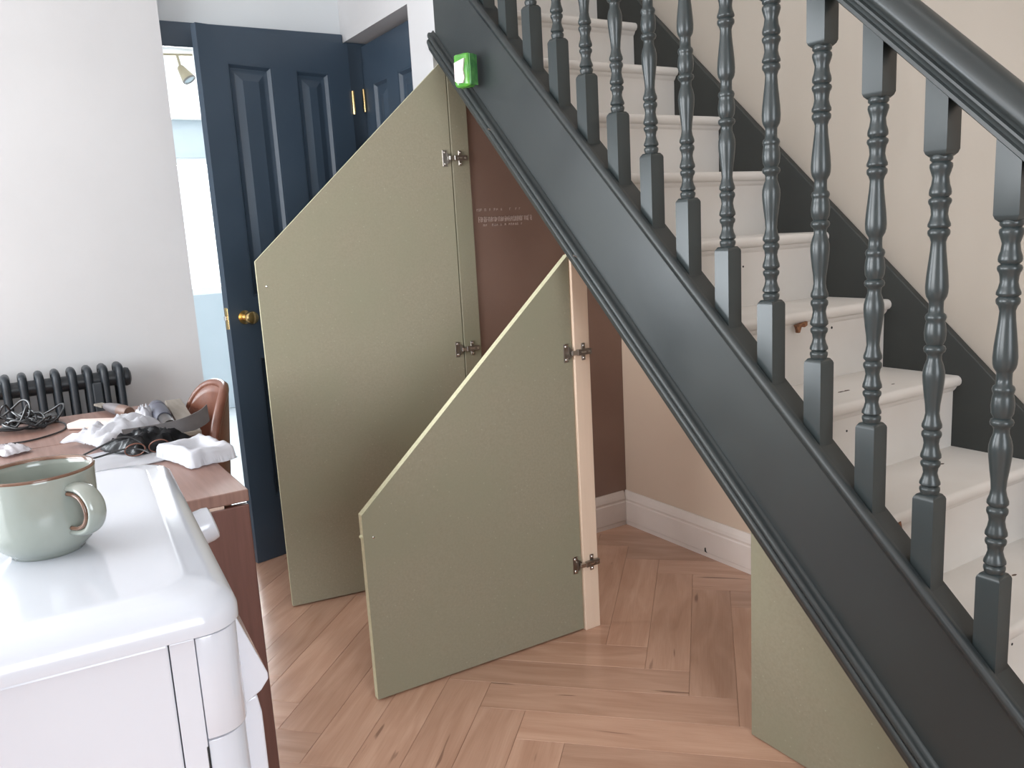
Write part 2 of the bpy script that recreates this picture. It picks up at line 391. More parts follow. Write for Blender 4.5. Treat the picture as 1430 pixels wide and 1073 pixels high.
# kitchen beyond the doorway
bm = B(); box(bm, -6.6, -3.46, -2.0, 1.4, -0.06, -0.002)
struct(obj('floor_kitchen', bm, 'kitchen_floor'), 'pale shiny kitchen floor', 'floor')
bm = B(); box(bm, -6.6, -3.46, -2.0, 1.4, 2.135, 2.25)
struct(obj('ceiling_kitchen', bm, 'ceiling'), 'bright white kitchen ceiling', 'ceiling')
bm = B(); box(bm, -6.6, -6.5, -2.0, 1.4, 0, 0.88); box(bm, -6.6, -6.5, -2.0, 1.4, 1.875, 2.135)
box(bm, -6.6, -6.5, -2.0, -1.5, 0.88, 1.875); box(bm, -6.6, -6.5, 1.0, 1.4, 0.88, 1.875)
struct(obj('wall_kitchen_far', bm, 'kitchen_wall'), 'pale blue kitchen wall around the window', 'wall')
bm = B(); box(bm, -6.6, -3.46, 1.3, 1.4, 0, 2.135)
struct(obj('wall_kitchen_right', bm, 'kitchen_wall'), 'pale blue kitchen side wall', 'wall')
bm = B(); box(bm, -6.6, -3.46, -2.1, -2.0, 0, 2.135)
struct(obj('wall_kitchen_left', bm, 'kitchen_wall'), 'pale blue kitchen left wall', 'wall')
win = struct(thing('window_1', 'bright kitchen window seen past the open door', 'window', (-6.55, -0.25, 0.88)))
bm = B()
for y0, y1, z0, z1 in ((-1.5, 1.0, 0.88, 0.93), (-1.5, 1.0, 1.825, 1.875), (-1.5, -1.45, 0.93, 1.825), (0.95, 1.0, 0.93, 1.825)):
    box(bm, -6.58, -6.52, y0, y1, z0, z1)
obj('frame', bm, 'upvc', win)
bm = B(); box(bm, -6.555, -6.545, -1.45, 0.95, 0.93, 1.825); obj('pane', bm, 'pane', win)

# kitchen doorway: dark head and jambs
t1 = struct(thing('trim_1', 'dark painted frame of the kitchen doorway', 'door frame', (-3.36, -0.36, 0)))
bm = B(); box(bm, -3.36, -3.338, -0.711, -0.002, 1.945, 2.032, bev=0.004); obj('head_architrave', bm, 'door_dark', t1)
bm = B(); box(bm, -3.46, -3.362, -0.711, -0.002, 1.985, 2.018); obj('head_lining', bm, 'door_dark', t1)
bm = B(); box(bm, -3.46, -3.33, -0.032, -0.003, 0, 1.983, bev=0.003); obj('jamb', bm, 'door_dark', t1)

def slab_door(root, mtx, W, H, T, panels, mat='door_dark'):
    """local: u from 0 (hinge) to W, n thickness 0..T (n=T faces the room), z up"""
    us = sorted({0, W} | {a for p_ in panels for a in p_[:2]}); zs = sorted({0.0, H} | {a for p_ in panels for a in p_[2:]})
    cols = sorted({p_[:2] for p_ in panels}); rows = sorted({p_[2:] for p_ in panels})
    ue = [0] + [a for c in cols for a in c] + [W]; ze = [0] + [a for r_ in rows for a in r_] + [H]
    for i in range(0, len(ue), 2):
        b_ = B(); box(b_, ue[i], ue[i + 1], 0, T, 0.002, H, mtx=mtx); obj('stile', b_, mat, root)
    for i in range(0, len(ze), 2):
        for c in cols:
            b_ = B(); box(b_, c[0], c[1], 0, T, max(ze[i], 0.002), ze[i + 1], mtx=mtx); obj('rail', b_, mat, root)
    for (u0, u1, z0, z1) in panels:
        b_ = B()
        # moulded bead round the opening, sunk field, raised centre
        rings = []
        for ins, n in ((0.0, T - 0.001), (0.006, T - 0.001), (0.016, T - 0.012), (0.026, T - 0.014), (0.032, T - 0.014), (0.058, T - 0.005)):
            rings.append([b_.verts.new(mtx @ Vector(q)) for q in ((u0 + ins, n, z0 + ins), (u1 - ins, n, z0 + ins), (u1 - ins, n, z1 - ins), (u0 + ins, n, z1 - ins))])
        back = [b_.verts.new(mtx @ Vector(q)) for q in ((u0, 0.004, z0), (u1, 0.004, z0), (u1, 0.004, z1), (u0, 0.004, z1))]
        rings = [back] + rings
        for a, c in zip(rings, rings[1:]):
            for k in range(4): b_.faces.new((a[k], a[(k + 1) % 4], c[(k + 1) % 4], c[k]))
        b_.faces.new(rings[-1]); b_.faces.new(list(reversed(back)))
        obj('panel', b_, mat, root)
def frame_mtx(ox, oy, oz, ux, uy):
    """columns: u direction, n = the side facing +x / the room, z"""
    L = math.hypot(ux, uy); ux, uy = ux / L, uy / L
    nx, ny = -uy, ux
    return Matrix(((ux, nx, 0, ox), (uy, ny, 0, oy), (0, 0, 1, oz), (0, 0, 0, 1)))
# open kitchen door (leaf swung into the room)
d1 = struct(thing('door_1', 'open dark slate panelled door with a brass knob by the kitchen doorway', 'door', (-3.31, -0.012, 0)))
m1 = frame_mtx(-3.325, -0.012, 0.000, 0.152, -0.618)
slab_door(d1, m1, 0.632, 1.985, 0.036, [(0.10, 0.25, 0.24, 0.80), (0.35, 0.53, 0.24, 0.80), (0.10, 0.25, 1.02, 1.865), (0.35, 0.53, 1.02, 1.865)])
bm = B()
lathe(bm, [(0.026, 0), (0.026, 0.004), (0.012, 0.007), (0.009, 0.012), (0.009, 0.034), (0.016, 0.038), (0.024, 0.046), (0.026, 0.056), (0.022, 0.066), (0.010, 0.071)], 20,
      m1 @ Matrix.Translation((0.572, 0.036, 0.955)) @ Matrix.Rotation(-math.pi / 2, 4, 'X'))
obj('knob', bm, 'brass', d1, smooth=True, label='round brass door knob')
bm = B(); box(bm, 0.6318, 0.634, 0.007, 0.029, 0.915, 0.995, bev=0.0008, seg=1, mtx=m1); lp = obj('latch_plate', bm, 'brass', d1, label='brass latch plate')
bm = B(); box(bm, 0.634, 0.642, 0.012, 0.023, 0.948, 0.966, bev=0.002, mtx=m1); obj('latch_bolt', bm, 'steel', lp)
for zz in (1.76, 0.28):
    bm = B(); lathe(bm, [(0.006, -0.045), (0.0065, -0.04), (0.0065, 0.04), (0.006, 0.045)], 12, m1 @ Matrix.Translation((-0.004, 0.041, zz)))
    obj('hinge', bm, 'brass', d1, smooth=True, label='brass butt hinge')
t2 = struct(thing('trim_2', 'dark painted frame of the closet doorway', 'door frame', (-3.03, 0.05, 0)))
bm = B(); box(bm, -3.3595, -3.328, 0.001, 0.105, 0, 1.9995, bev=0.002); obj('jamb', bm, 'door_dark', t2)
# closed dark door of the closet beside the stairs
d2 = struct(thing('door_2', 'closed dark slate panelled door left of the stair string', 'door', (-3.03, 0.09, 0)))
m2 = Matrix(((1, 0, 0, -3.325), (0, -1, 0, 0.105), (0, 0, 1, 0.0), (0, 0, 0, 1)))
slab_door(d2, m2, 0.588, 1.985, 0.036, [(0.09, 0.23, 0.24, 0.80), (0.33, 0.49, 0.24, 0.80), (0.09, 0.23, 1.02, 1.83), (0.33, 0.49, 1.02, 1.83)])
bm = B(); lathe(bm, [(0.006, -0.045), (0.0065, -0.04), (0.0065, 0.04), (0.006, 0.045)], 12, Matrix.Translation((-3.320, 0.063, 1.775)))
obj('hinge', bm, 'brass', d2, smooth=True, label='brass butt hinge')

M['cupboard_beige'] = material('pink_beige', rgb(206, 184, 164), rgb(200, 177, 157), 2.0, 0.75, bump=0.03, bscale=40)  # lighter, pinker beige than the rest of the back wall
bm = B(); prism(bm, [(-2.5605, 0.0), (-0.72, 0.0), (-0.72, 0.10), (-2.5605, 1.75)], xz, 'y', 0.7515, 0.7548)
struct(obj('wall_cupboard_back', bm, 'cupboard_beige'), 'pinkish beige wall at the back of the cupboard', 'wall')
# brown board at the end of the cupboard, skirting
bm = B(); prism(bm, [(0.104, 0), (0.754, 0), (0.754, 1.80), (0.104, 1.80)], yz, 'x', -2.5715, -2.562)
cup_end = struct(obj('wall_cupboard_end', bm, 'brown_board'), 'brown film-faced board closing the end of the cupboard', 'wall')
rnd = random.Random(3)
for zz, y0, y1, h, pr in ((1.293, 0.125, 0.315, 0.010, 0.55), (1.260, 0.13, 0.352, 0.020, 1.0), (1.240, 0.13, 0.325, 0.009, 0.5)):
    # stencilled lettering, too worn to read: short strokes in a row
    bm = B(); y = y0
    while y < y1:
        w = rnd.uniform(0.004, 0.009)
        if rnd.random() < pr:
            hh = h * rnd.uniform(0.7, 1.0)
            box(bm, -2.5621, -2.5616, y, y + 0.0018, zz - hh / 2, zz + hh / 2)
            box(bm, -2.5621, -2.5616, y, y + w * 0.8, zz + hh / 2 - 0.0022, zz + hh / 2)
            if rnd.random() < 0.6: box(bm, -2.5621, -2.5616, y, y + w * 0.8, zz - 0.001, zz + 0.001)
            if rnd.random() < 0.6: box(bm, -2.5621, -2.5616, y + w * 0.6, y + w * 0.6 + 0.0018, zz - hh / 2, zz + hh / 2)
        y += w + 0.002
    obj('stamp_print', bm, 'print', cup_end, label='faint white stamped lettering')['kind'] = 'stuff'
SK = [(0, 0), (0.014, 0), (0.014, 0.016), (0.0175, 0.02), (0.0175, 0.022), (0.0175, 0.098), (0.0145, 0.102), (0.0145, 0.106), (0.0165, 0.112), (0.014, 0.124), (0.009, 0.136), (0.006, 0.143), (0, 0.143)]
bm = B(); prism(bm, [(0.7513 - a, b) for a, b in SK], yz, 'x', -2.561, -0.70)
sk_b = struct(obj('baseboard_back', bm, 'skirting'), 'moulded off-white skirting along the back of the cupboard', 'skirting')
bm = B(); prism(bm, [(-2.5615 + a, b) for a, b in SK], xz, 'y', 0.12, 0.7335)
struct(obj('baseboard_left', bm, 'skirting'), 'off-white skirting at the end of the cupboard', 'skirting')
for xx in (-2.10, -1.845):
    bm = B(); prism(bm, [(xx, 0.020), (xx + 0.012, 0.018), (xx + 0.006, 0.024), (xx + 0.005, 0.036), (xx, 0.034)], xz, 'y', 0.7322, 0.7342); obj('dent', bm, 'gap', sk_b)

# ------------------------------------------------------------------ staircase
SL = 0.9325
def zc(x): return 1.7597 - SL * (x + 2.1276)          # top of the capping
def zb(x): return 0.966 - 0.9385 * (x + 1.658)        # underside of the string moulding
stair = thing('staircase', 'painted staircase with dark slate string, turned balusters and white treads', 'staircase', (-1.2, 0.38, 0))
XL = -2.5445
# outer string board
bm = B()
x_end_b = -1.658 + 0.966 / 0.9385; x_end_c = -2.1276 + (1.7597 - 0.012) / SL
prism(bm, [(XL, zb(XL) + 0.012), (x_end_b, 0.0), (x_end_c - 0.01, 0.0), (XL, zc(XL) - 0.012)], xz, 'y', 0.0, 0.034)
string = obj('outer_string', bm, 'dark', stair)
# swept profile along the slope; profile points (y, n) with n perpendicular to the slope, in the x-z plane
def sweep_profile(bm, prof, x0, x1, zf, slope, x1cut=None):
    nn = Vector((slope, 0, 1)).normalized()
    secs = []
    for x in (x0, x1):
        base = Vector((x, 0, zf(x)))
        # keep end cuts vertical: move along the slope so x stays put
        sec = []
        d = Vector((1, 0, -slope)).normalized()
        for y, n in prof:
            q = base + nn * n
            q = q + d * ((x - q.x) / d.x)
            sec.append(bm.verts.new((q.x, y, q.z)))
        secs.append(sec)
    m = len(prof)
    for k in range(m): bm.faces.new((secs[0][k], secs[0][(k + 1) % m], secs[1][(k + 1) % m], secs[1][k]))
    bm.faces.new(secs[0]); bm.faces.new(list(reversed(secs[1])))
def arc(cy, cn, r, a0, a1, k=6): return [(cy + r * math.cos(math.radians(a0 + (a1 - a0) * i / k)), cn + r * math.sin(math.radians(a0 + (a1 - a0) * i / k))) for i in range(k + 1)]
# capping: bull-nosed front edge with a shallow channel for the balusters
bm = B()
prof = [(0.062, -0.022), (0.064, -0.004), (0.060, 0.0), (0.008, 0.0), (0.006, 0.006), (-0.002, 0.007)] + arc(-0.003, -0.003, 0.010, 90, 250, 6) + [(-0.002, -0.016), (0.001, -0.026)]
sweep_profile(bm, prof, XL, -0.34, zc, SL)
obj('capping', bm, 'dark', string, smooth=True)
# lower moulding: flat fillet, two beads and a quirk
bm = B()
prof = [(0.03, 0.0), (-0.016, 0.0)] + arc(-0.016, 0.006, 0.006, 270, 180, 3) + [(-0.024, 0.012)] + arc(-0.019, 0.019, 0.008, 200, 110, 4) + [(-0.019, 0.0275)] + arc(-0.015, 0.034, 0.0085, 210, 80, 5) + [(-0.008, 0.0425), (-0.004, 0.046), (0.0, 0.048), (0.03, 0.048)]
sweep_profile(bm, prof, XL - 0.012, -0.64, zb, 0.9385)
obj('moulding', bm, 'dark', string, smooth=True)
for x in (-2.19, -1.79):
    bm = B(); lathe(bm, [(0.0012, 0), (0.0012, 0.012), (0.003, 0.0125), (0.003, 0.0138)], 8, Matrix.Translation((x, -0.020, zb(x) + 0.046)) @ Matrix.Rotation(math.radians(-35), 4, 'Y') @ Matrix.Rotation(math.radians(60), 4, 'X'))
    obj('nail', bm, 'steel', string, label='small bright nail head')
# wall string
bm = B()
zt = lambda x: 1.232 - SL * (x + 1.571)
prism(bm, [(-3.3, zt(-3.3)), (-0.30, zt(-0.30)), (-0.30, 0.0), (-0.62, 0.0), (-3.3, zt(-3.3) - 0.36)], xz, 'y', 0.7295, 0.7545, bev=0.003)
obj('wall_string', bm, 'string_paint', stair)
# treads and risers
G, RISE, XT, ZT = 0.2028, 0.1892, -2.389, 1.919
for k in range(-4, 10):
    xf = XT + G * k; z = ZT - RISE * k
    bm = B()
    a = [(xf - 0.012, z - 0.028)] + [(xf - 0.013 + 0.013 * math.cos(math.radians(t)), z - 0.014 + 0.014 * math.sin(math.radians(t))) for t in (-80, -50, -20, 10, 40, 70, 90)] + [(xf - G - 0.024, z), (xf - G - 0.024, z - 0.028)]
    prism(bm, a, xz, 'y', 0.0345, 0.729)
    tr = obj('tread', bm, 'white_paint', stair, smooth=True)
    bm = B(); zb_ = z - RISE if k < 9 else 0.0
    box(bm, xf - 0.042, xf - 0.022, 0.0345, 0.729, zb_, z - 0.0285)
    a2 = [(xf - 0.022, z - 0.0285), (xf - 0.012, z - 0.0285), (xf - 0.016, z - 0.036), (xf - 0.022, z - 0.042)]
    prism(bm, a2, xz, 'y', 0.0345, 0.729)
    ri = obj('riser', bm, 'white_paint', stair)
    if k == 5:
        chip = [(y_ + 0.028, z_) for y_, z_ in [(0.31, -0.006), (0.335, -0.002), (0.352, 0.0), (0.352, -0.010), (0.342, -0.014), (0.330, -0.012), (0.324, -0.026), (0.318, -0.026), (0.316, -0.018)]]
        bm = B(); prism(bm, [(y, z - 0.024 + dz) for y, dz in chip], yz, 'x', xf - 0.0075, xf + 0.0012); obj('paint_chip', bm, 'chip', tr, label='bare wood showing through chipped paint')
        bm = B(); lathe(bm, [(0.0035, 0), (0.0035, 0.0012)], 8, Matrix.Translation((xf - 0.0222, 0.505, z - 0.055)) @ Matrix.Rotation(math.pi / 2, 4, 'Y')); obj('nail_hole', bm, 'gap', ri)
    elif -1 <= k <= 8:
        for _ in range(2 if k < 6 else 3):
            y = rnd.uniform(0.12, 0.66)
            bm = B(); lathe(bm, [(0.0028, 0), (0.0028, 0.0011)], 8, Matrix.Translation((xf - 0.0222, y, z - rnd.uniform(0.05, 0.09))) @ Matrix.Rotation(math.pi / 2, 4, 'Y')); obj('nail_hole', bm, 'gap', ri)
    if k >= 6:
        for _ in range(4):
            y = rnd.uniform(0.10, 0.62); x = xf - rnd.uniform(0.03, 0.16); l = rnd.uniform(0.006, 0.016); w = rnd.uniform(0.0015, 0.004)
            pts = [(x + w * math.cos(t) * rnd.uniform(0.6, 1.2), y + l * math.sin(t) * rnd.uniform(0.6, 1.2)) for t in [i * math.pi / 4 for i in range(8)]]
            bm = B(); prism(bm, pts, lambda a_, b_, d: (a_, b_, d), 'z', z - 0.0005, z + 0.0006); obj('scuff', bm, 'chip_dark', tr)
    if k in (5, 6, 8):
        y0_, y1_ = {5: (0.06, 0.19), 6: (0.09, 0.30), 8: (0.20, 0.34)}[k]
        bm = B(); box(bm, xf - G - 0.0225, xf - G - 0.0205, y0_, y1_, z - 0.0005, z + 0.0012); obj('crack', bm, 'chip_dark', tr)
    if k == 7:
        chip = [(0.14, 0.0), (0.165, 0.004), (0.17, -0.012), (0.155, -0.020), (0.148, -0.012), (0.136, -0.016)]
        bm = B(); prism(bm, [(y, z - 0.016 + dz) for y, dz in chip], yz, 'x', xf - 0.009, xf + 0.0014); obj('paint_chip', bm, 'chip', tr, label='bare wood showing through chipped paint')
# balusters: square foot, turned shaft, square head (turning read off top to bottom)
TURN = [(146, 12.4), (148.5, 13.4), (152, 13.4), (155, 12.5), (157, 13.3), (161, 13.7), (166, 12.4), (174, 10.2), (183, 11.2), (189, 12.9), (193, 13.4), (196, 13.0), (199, 12.0), (201, 13.2), (204, 13.9), (207, 13.2), (209.5, 11.8),
        (214, 10.9), (221, 10.4), (228, 11.8), (233, 13.6), (236, 13.6), (238.5, 12.5), (241, 13.2), (244, 13.5), (247, 13.0), (250, 11.0), (256, 9.4), (268, 10.1), (283, 11.6), (300, 13.2), (314, 14.0), (322, 13.6), (327, 12.6), (331, 10.6), (333, 9.6), (341, 9.4), (348, 9.8),
        (350.5, 12.2), (354, 13.2), (357.5, 12.4), (359.5, 11.6), (365, 12.6), (375, 13.5), (385, 12.7), (391, 11.6), (393, 12.8), (396.5, 13.7), (400, 12.8), (402.5, 10.2), (406, 9.4), (411, 9.6), (418, 11.8), (426, 13.4), (433, 13.7), (442, 13.2), (458, 11.6), (472, 9.9), (484, 9.2), (492, 10.4), (499, 12.6), (503, 12.8), (507, 11.5), (510, 12.4), (513, 12.8),
        (516, 12.3), (519, 10.8), (526, 9.8), (534, 10.9), (541, 12.9), (545, 13.2), (549, 11.4), (551.5, 12.4), (554, 12.8), (557, 12.2), (560, 10.4), (567, 9.4), (574, 10.9), (580, 13.1), (583, 13.3), (586, 12.0), (588, 12.8), (591, 13.1), (594, 12.4), (597, 11.6)]
_crisp = []
for i_, (y_, r_) in enumerate(TURN):
    lo = TURN[i_ - 1][1] if i_ else r_; hi = TURN[i_ + 1][1] if i_ + 1 < len(TURN) else r_
    if r_ < lo and r_ < hi and min(lo, hi) - r_ < 2.6 and abs(TURN[min(i_ + 1, len(TURN) - 1)][0] - y_) < 4: r_ -= 1.5
    _crisp.append((y_, 11.9 + (r_ - 11.9) * 1.14))
TURN = _crisp
FOOT, SHAFT = 0.158, 0.592                     # lengths above the capping at the baluster axis
bm = B()
prof = [(r / 770.0 * 1.0, FOOT + SHAFT * (597 - y) / 451.0) for y, r in reversed(TURN)]
lathe(bm, prof, 24)
h = 0.020
# foot block, cut to the slope below, with rounded shoulders above
def block(bm, za, zb2, sa, sb):
    """za/zb2 functions or floats for the end heights at local x; sa/sb: (shrink, length) chamfers"""
    rings = []
    for (zz, s) in ((za, 0.0), (zb2, 0.0)): pass
def ring_sq(bm, hw, zf): return [bm.verts.new((x * hw, y * hw, zf(x * hw) if callable(zf) else zf)) for x, y in ((-1, -1), (1, -1), (1, 1), (-1, 1))]
def loft(bm, rings):
    for a, b in zip(rings, rings[1:]):
        for k in range(4): bm.faces.new((a[k], a[(k + 1) % 4], b[(k + 1) % 4], b[k]))
    bm.faces.new(list(reversed(rings[0]))); bm.faces.new(rings[-1])
loft(bm, [ring_sq(bm, h, lambda x: -SL * x - 0.006), ring_sq(bm, h, FOOT - 0.010), ring_sq(bm, h - 0.0012, FOOT - 0.006), ring_sq(bm, h - 0.0045, FOOT - 0.001), ring_sq(bm, h - 0.006, FOOT)])
HT = FOOT + SHAFT
loft(bm, [ring_sq(bm, h - 0.0065, HT - 0.003), ring_sq(bm, h - 0.002, HT + 0.002), ring_sq(bm, h, HT + 0.008), ring_sq(bm, h, lambda x: HT + 0.112 - SL * x)])
bmesh.ops.recalc_face_normals(bm, faces=bm.faces)
me_b = bpy.data.meshes.new('baluster'); bm.to_mesh(me_b); bm.free(); me_b.materials.append(M['dark_gloss'])
for p_ in me_b.polygons: p_.use_smooth = True
me_b.set_sharp_from_angle(angle=math.radians(50))
for i in range(-3, 16):
    x = -2.1276 + 0.1199 * i - 0.020
    o = bpy.data.objects.new('baluster', me_b); o.location = (x, 0.030, zc(x)); link(o, stair)
# handrail
bm = B()
prof = [(0.052, 0.0), (0.008, 0.0), (0.002, 0.003), (0.002, 0.009), (0.006, 0.012), (0.004, 0.017), (0.000, 0.021), (0.000, 0.025), (0.005, 0.028), (0.003, 0.033), (-0.004, 0.037), (-0.007, 0.043), (-0.007, 0.050), (-0.003, 0.060), (0.006, 0.068), (0.019, 0.073), (0.030, 0.0745)]
prof = prof + [(0.060 - y, n) for y, n in reversed(prof[2:-1])]
zr = lambda x: zc(x) + HT + 0.108
sweep_profile(bm, prof, -2.55, -0.05, zr, SL)
obj('handrail', bm, 'dark', stair, smooth=True)

# ------------------------------------------------------------------ under-stair cupboard: posts, doors
bm = B(); box(bm, -1.941, -1.914, 0.046, 0.101, 0.0, 1.27, bev=0.0015, seg=1)
tag(obj('timber_post', bm, 'pine'), 'pale planed pine post carrying the middle cupboard door', 'post')
bm = B(); box(bm, -2.571, -2.551, 0.036, 0.1025, 0.0, 1.852, bev=0.001, seg=1)
tag(obj('board_post', bm, 'mdf'), 'narrow green board post behind the tall cupboard door', 'post')

def hinge(door, mt, z, xf):
    """mt: door matrix (u from hinge edge to free edge, n = 0 on the inner face); xf: x of the post face the arm is screwed to"""
    root = B(); box(root, 0.0135, 0.030, 0.0002, 0.0024, z - 0.027, z + 0.027, bev=0.0008, seg=1, mtx=mt)
    hg = obj('hinge', root, 'steel_dark', door, label='dark nickel concealed hinge')
    root = B()
    pts = [(0.0140, -0.018), (0.0140, 0.018), (0.001, 0.0075), (0.001, -0.0075)]
    prism(root, pts, lambda a, b, d: tuple(mt @ Vector((a, d, z + b))), 'n', 0.0004, 0.0065); obj('cup_flange', root, 'steel_dark', hg)
    for dz in (-0.019, 0.019):
        b_ = B(); lathe(b_, [(0.0045, 0), (0.0045, 0.0014), (0.002, 0.003)], 10, mt @ Matrix.Translation((0.022, 0.002, z + dz)) @ Matrix.Rotation(-math.pi / 2, 4, 'X')); obj('screw', b_, 'steel', hg, smooth=True)
    p0 = mt @ Vector((0.008, 0.0, z)); y0 = p0.y
    xa = max(xf + 0.003, (mt @ Vector((0, 0.007, 0))).x)
    b_ = B(); box(b_, xa - 0.001, xa + 0.009, y0 - 0.004, y0 + 0.016, z - 0.0065, z + 0.0065, bev=0.001, seg=1); obj('link', b_, 'steel', hg)
    y1 = y0 + 0.014
    b_ = B(); box(b_, xa, xa + 0.011, y1, y1 + 0.050, z - 0.0085, z + 0.0085, bev=0.0015, seg=1); obj('arm', b_, 'steel_dark', hg)
    b_ = B(); box(b_, xa + 0.0105, xa + 0.0125, y1 + 0.012, y1 + 0.028, z - 0.0025, z + 0.0025); obj('slot', b_, 'steel', hg)
    b_ = B(); lathe(b_, [(0.0035, 0), (0.0035, 0.003)], 8, Matrix.Translation((xa + 0.0105, y1 + 0.040, z)) @ Matrix.Rotation(math.pi / 2, 4, 'Y')); obj('screw', b_, 'steel', hg)
    b_ = B(); box(b_, xf + 0.0002, xf + 0.005, y1 + 0.020, y1 + 0.033, z - 0.025, z + 0.025, bev=0.0015, seg=1); obj('mounting_plate', b_, 'steel_dark', hg)
    for dz in (-0.018, 0.018):
        b_ = B(); lathe(b_, [(0.0045, 0), (0.0045, 0.0012), (0.002, 0.003)], 10, Matrix.Translation((xf + 0.005, y1 + 0.0265, z + dz)) @ Matrix.Rotation(math.pi / 2, 4, 'Y')); obj('screw', b_, 'steel', hg, smooth=True)
TD = 0.022
def board_door(root, mt, W, z0, zh, zf):
    bm_ = B()
    prism(bm_, [(0, z0), (W, z0), (W, zf), (0, zh)], lambda a, b, d: tuple(mt @ Vector((a, d, b))), 'n', -TD, 0.0, mi=0, mi_side=1)
    return obj('door_board', bm_, ['mdf', 'mdf_edge'], root)
# tall door
dA = thing('cupboard_door', 'tall green board door standing open, hinged beside the white wall', 'cupboard door', (-2.60, -0.3, 0.0))
mA = frame_mtx(-2.5535, 0.032, 0.0, -0.108, -0.672)
LA = 0.672
board_door(dA, mA, LA, 0.006, 1.790, 1.165)
for zz in (1.468, 0.817, 0.20): hinge(dA, mA, zz, -2.551)
# middle door
dB = thing('cupboard_door', 'middle green board door standing open, hinged to the pine post', 'cupboard door', (-1.93, -0.3, 0.0))
mB = frame_mtx(-1.9215, 0.043, 0.0, -0.018, -0.672)
LB = 0.672
board_door(dB, mB, LB, 0.006, 1.140, 0.520)
for zz in (0.861, 0.216): hinge(dB, mB, zz, -1.914)
# small screws / pins on the free edges
for root, mt, u, z in ((dA, mA, 0.645, 1.085), (dB, mB, 0.645, 0.456)):
    bm = B(); lathe(bm, [(0.0035, 0), (0.0035, 0.001), (0.0015, 0.002)], 10, mt @ Matrix.Translation((u, 0.0, z)) @ Matrix.Rotation(-math.pi / 2, 4, 'X')); obj('screw', bm, 'steel', root)
bm = B(); lathe(bm, [(0.005, 0), (0.0055, 0.004), (0.003, 0.008)], 10, mB @ Matrix.Translation((LB - 0.001, -0.010, 0.462)) @ Matrix.Rotation(math.pi / 2, 4, 'Y')); obj('stop_bump', bm, 'mdf_edge', dB)
# low door, shut
dC = thing('cupboard_door', 'low wedge-shaped green board door, shut under the foot of the stairs', 'cupboard door', (-0.95, 0.02, 0.0))
bm = B(); xr = -0.70
prism(bm, [(-1.250, 0.004), (xr, 0.004), (xr, zb(xr) + 0.03), (-1.250, zb(-1.250) + 0.03)], xz, 'y', 0.0345, 0.0565, mi=0, mi_side=1)
obj('door_board', bm, ['mdf', 'mdf_edge'], dC)

# ------------------------------------------------------------------ green packet lodged on the string moulding
gp = thing('plastic_packet', 'small bright green plastic packet with a white panel, on the stair string', 'packet', (-2.28, -0.03, 1.66))
bm = B()
PR = Matrix.Translation((-2.283, -0.046, 1.696)) @ Matrix.Rotation(math.radians(24), 4, 'Z')
hx, hy, hz = 0.030, 0.020, 0.049
box(bm, -hx, hx, -hy, hy, -hz, hz, bev=0.012, seg=4)
bmesh.ops.subdivide_edges(bm, edges=bm.edges[:], cuts=3, use_grid_fill=True)
bm.normal_update()
for f in bm.faces: f.material_index = 1 if f.normal.x > 0.6 else 0
for v in bm.verts:
    d = noise.noise(v.co * 60) * 0.004 + noise.noise(v.co * 150) * 0.0018
    v.co += v.co.normalized() * d
bmesh.ops.transform(bm, matrix=PR, verts=bm.verts)
obj('wrapper', bm, ['green', 'green_dark'], gp, smooth='all')
bm = B(); pts = [(-0.022, -0.030), (-0.012, -0.037), (0.008, -0.038), (0.014, -0.024), (0.010, -0.002), (0.016, 0.031), (-0.021, 0.022)]
prism(bm, pts, lambda a, b, d: tuple(PR @ Vector((a, d, b))), 'y', -0.0255, -0.015); obj('white_panel', bm, 'label', gp)
bm = B(); box(bm, 0.0305, 0.0335, -0.019, 0.018, -0.044, 0.044, bev=0.001, seg=1, mtx=PR); obj('seal_edge', bm, 'green_dark', gp)

# ------------------------------------------------------------------ radiator
rad = thing('column_radiator', 'dark cast iron column radiator against the white wall', 'radiator', (-3.15, -1.4, 0.1))
ZR0, ZR1 = 0.13, 0.828
bm = B()
for x in (-0.045, 0.045):
    tube(bm, [(x, 0, ZR0 + 0.03), (x, 0, ZR1 - 0.022)], 0.0125, 12)
loop = spline([(-0.045, 0, ZR1 - 0.03), (-0.043, 0, ZR1 - 0.006), (-0.030, 0, ZR1 + 0.004), (0.030, 0, ZR1 + 0.004), (0.043, 0, ZR1 - 0.006), (0.045, 0, ZR1 - 0.03)], 4)
tube(bm, loop, 0.0132, 12)
loop = [(q.x, 0, ZR0 + ZR1 - q.z) for q in loop]; tube(bm, loop, 0.0132, 12)
box(bm, -0.045, 0.045, -0.011, 0.011, ZR1 - 0.065, ZR1 - 0.004, bev=0.005); box(bm, -0.045, 0.045, -0.011, 0.011, ZR0 + 0.004, ZR0 + 0.065, bev=0.005)
bmesh.ops.recalc_face_normals(bm, faces=bm.faces)
me_c = bpy.data.meshes.new('column'); bm.to_mesh(me_c); bm.free(); me_c.materials.append(M['iron'])
for p_ in me_c.polygons: p_.use_smooth = True
me_c.set_sharp_from_angle(angle=math.radians(50))
for i in range(18):
    o = bpy.data.objects.new('column', me_c); o.location = (-3.145, -1.012 - 0.048 * i, 0); link(o, rad)
for zz in (ZR1 - 0.036, ZR0 + 0.036):
    bm = B(); tube(bm, [(-3.145, -1.84, zz), (-3.145, -0.99, zz)], 0.026, 14); obj('header_tube', bm, 'iron', rad, smooth=True)
    bm = B(); lathe(bm, [(0.020, 0), (0.031, 0.003), (0.033, 0.010), (0.030, 0.020), (0.016, 0.026)], 16, Matrix.Translation((-3.145, -0.999, zz)) @ Matrix.Rotation(-math.pi / 2, 4, 'X')); obj('end_plug', bm, 'iron', rad, smooth=True)
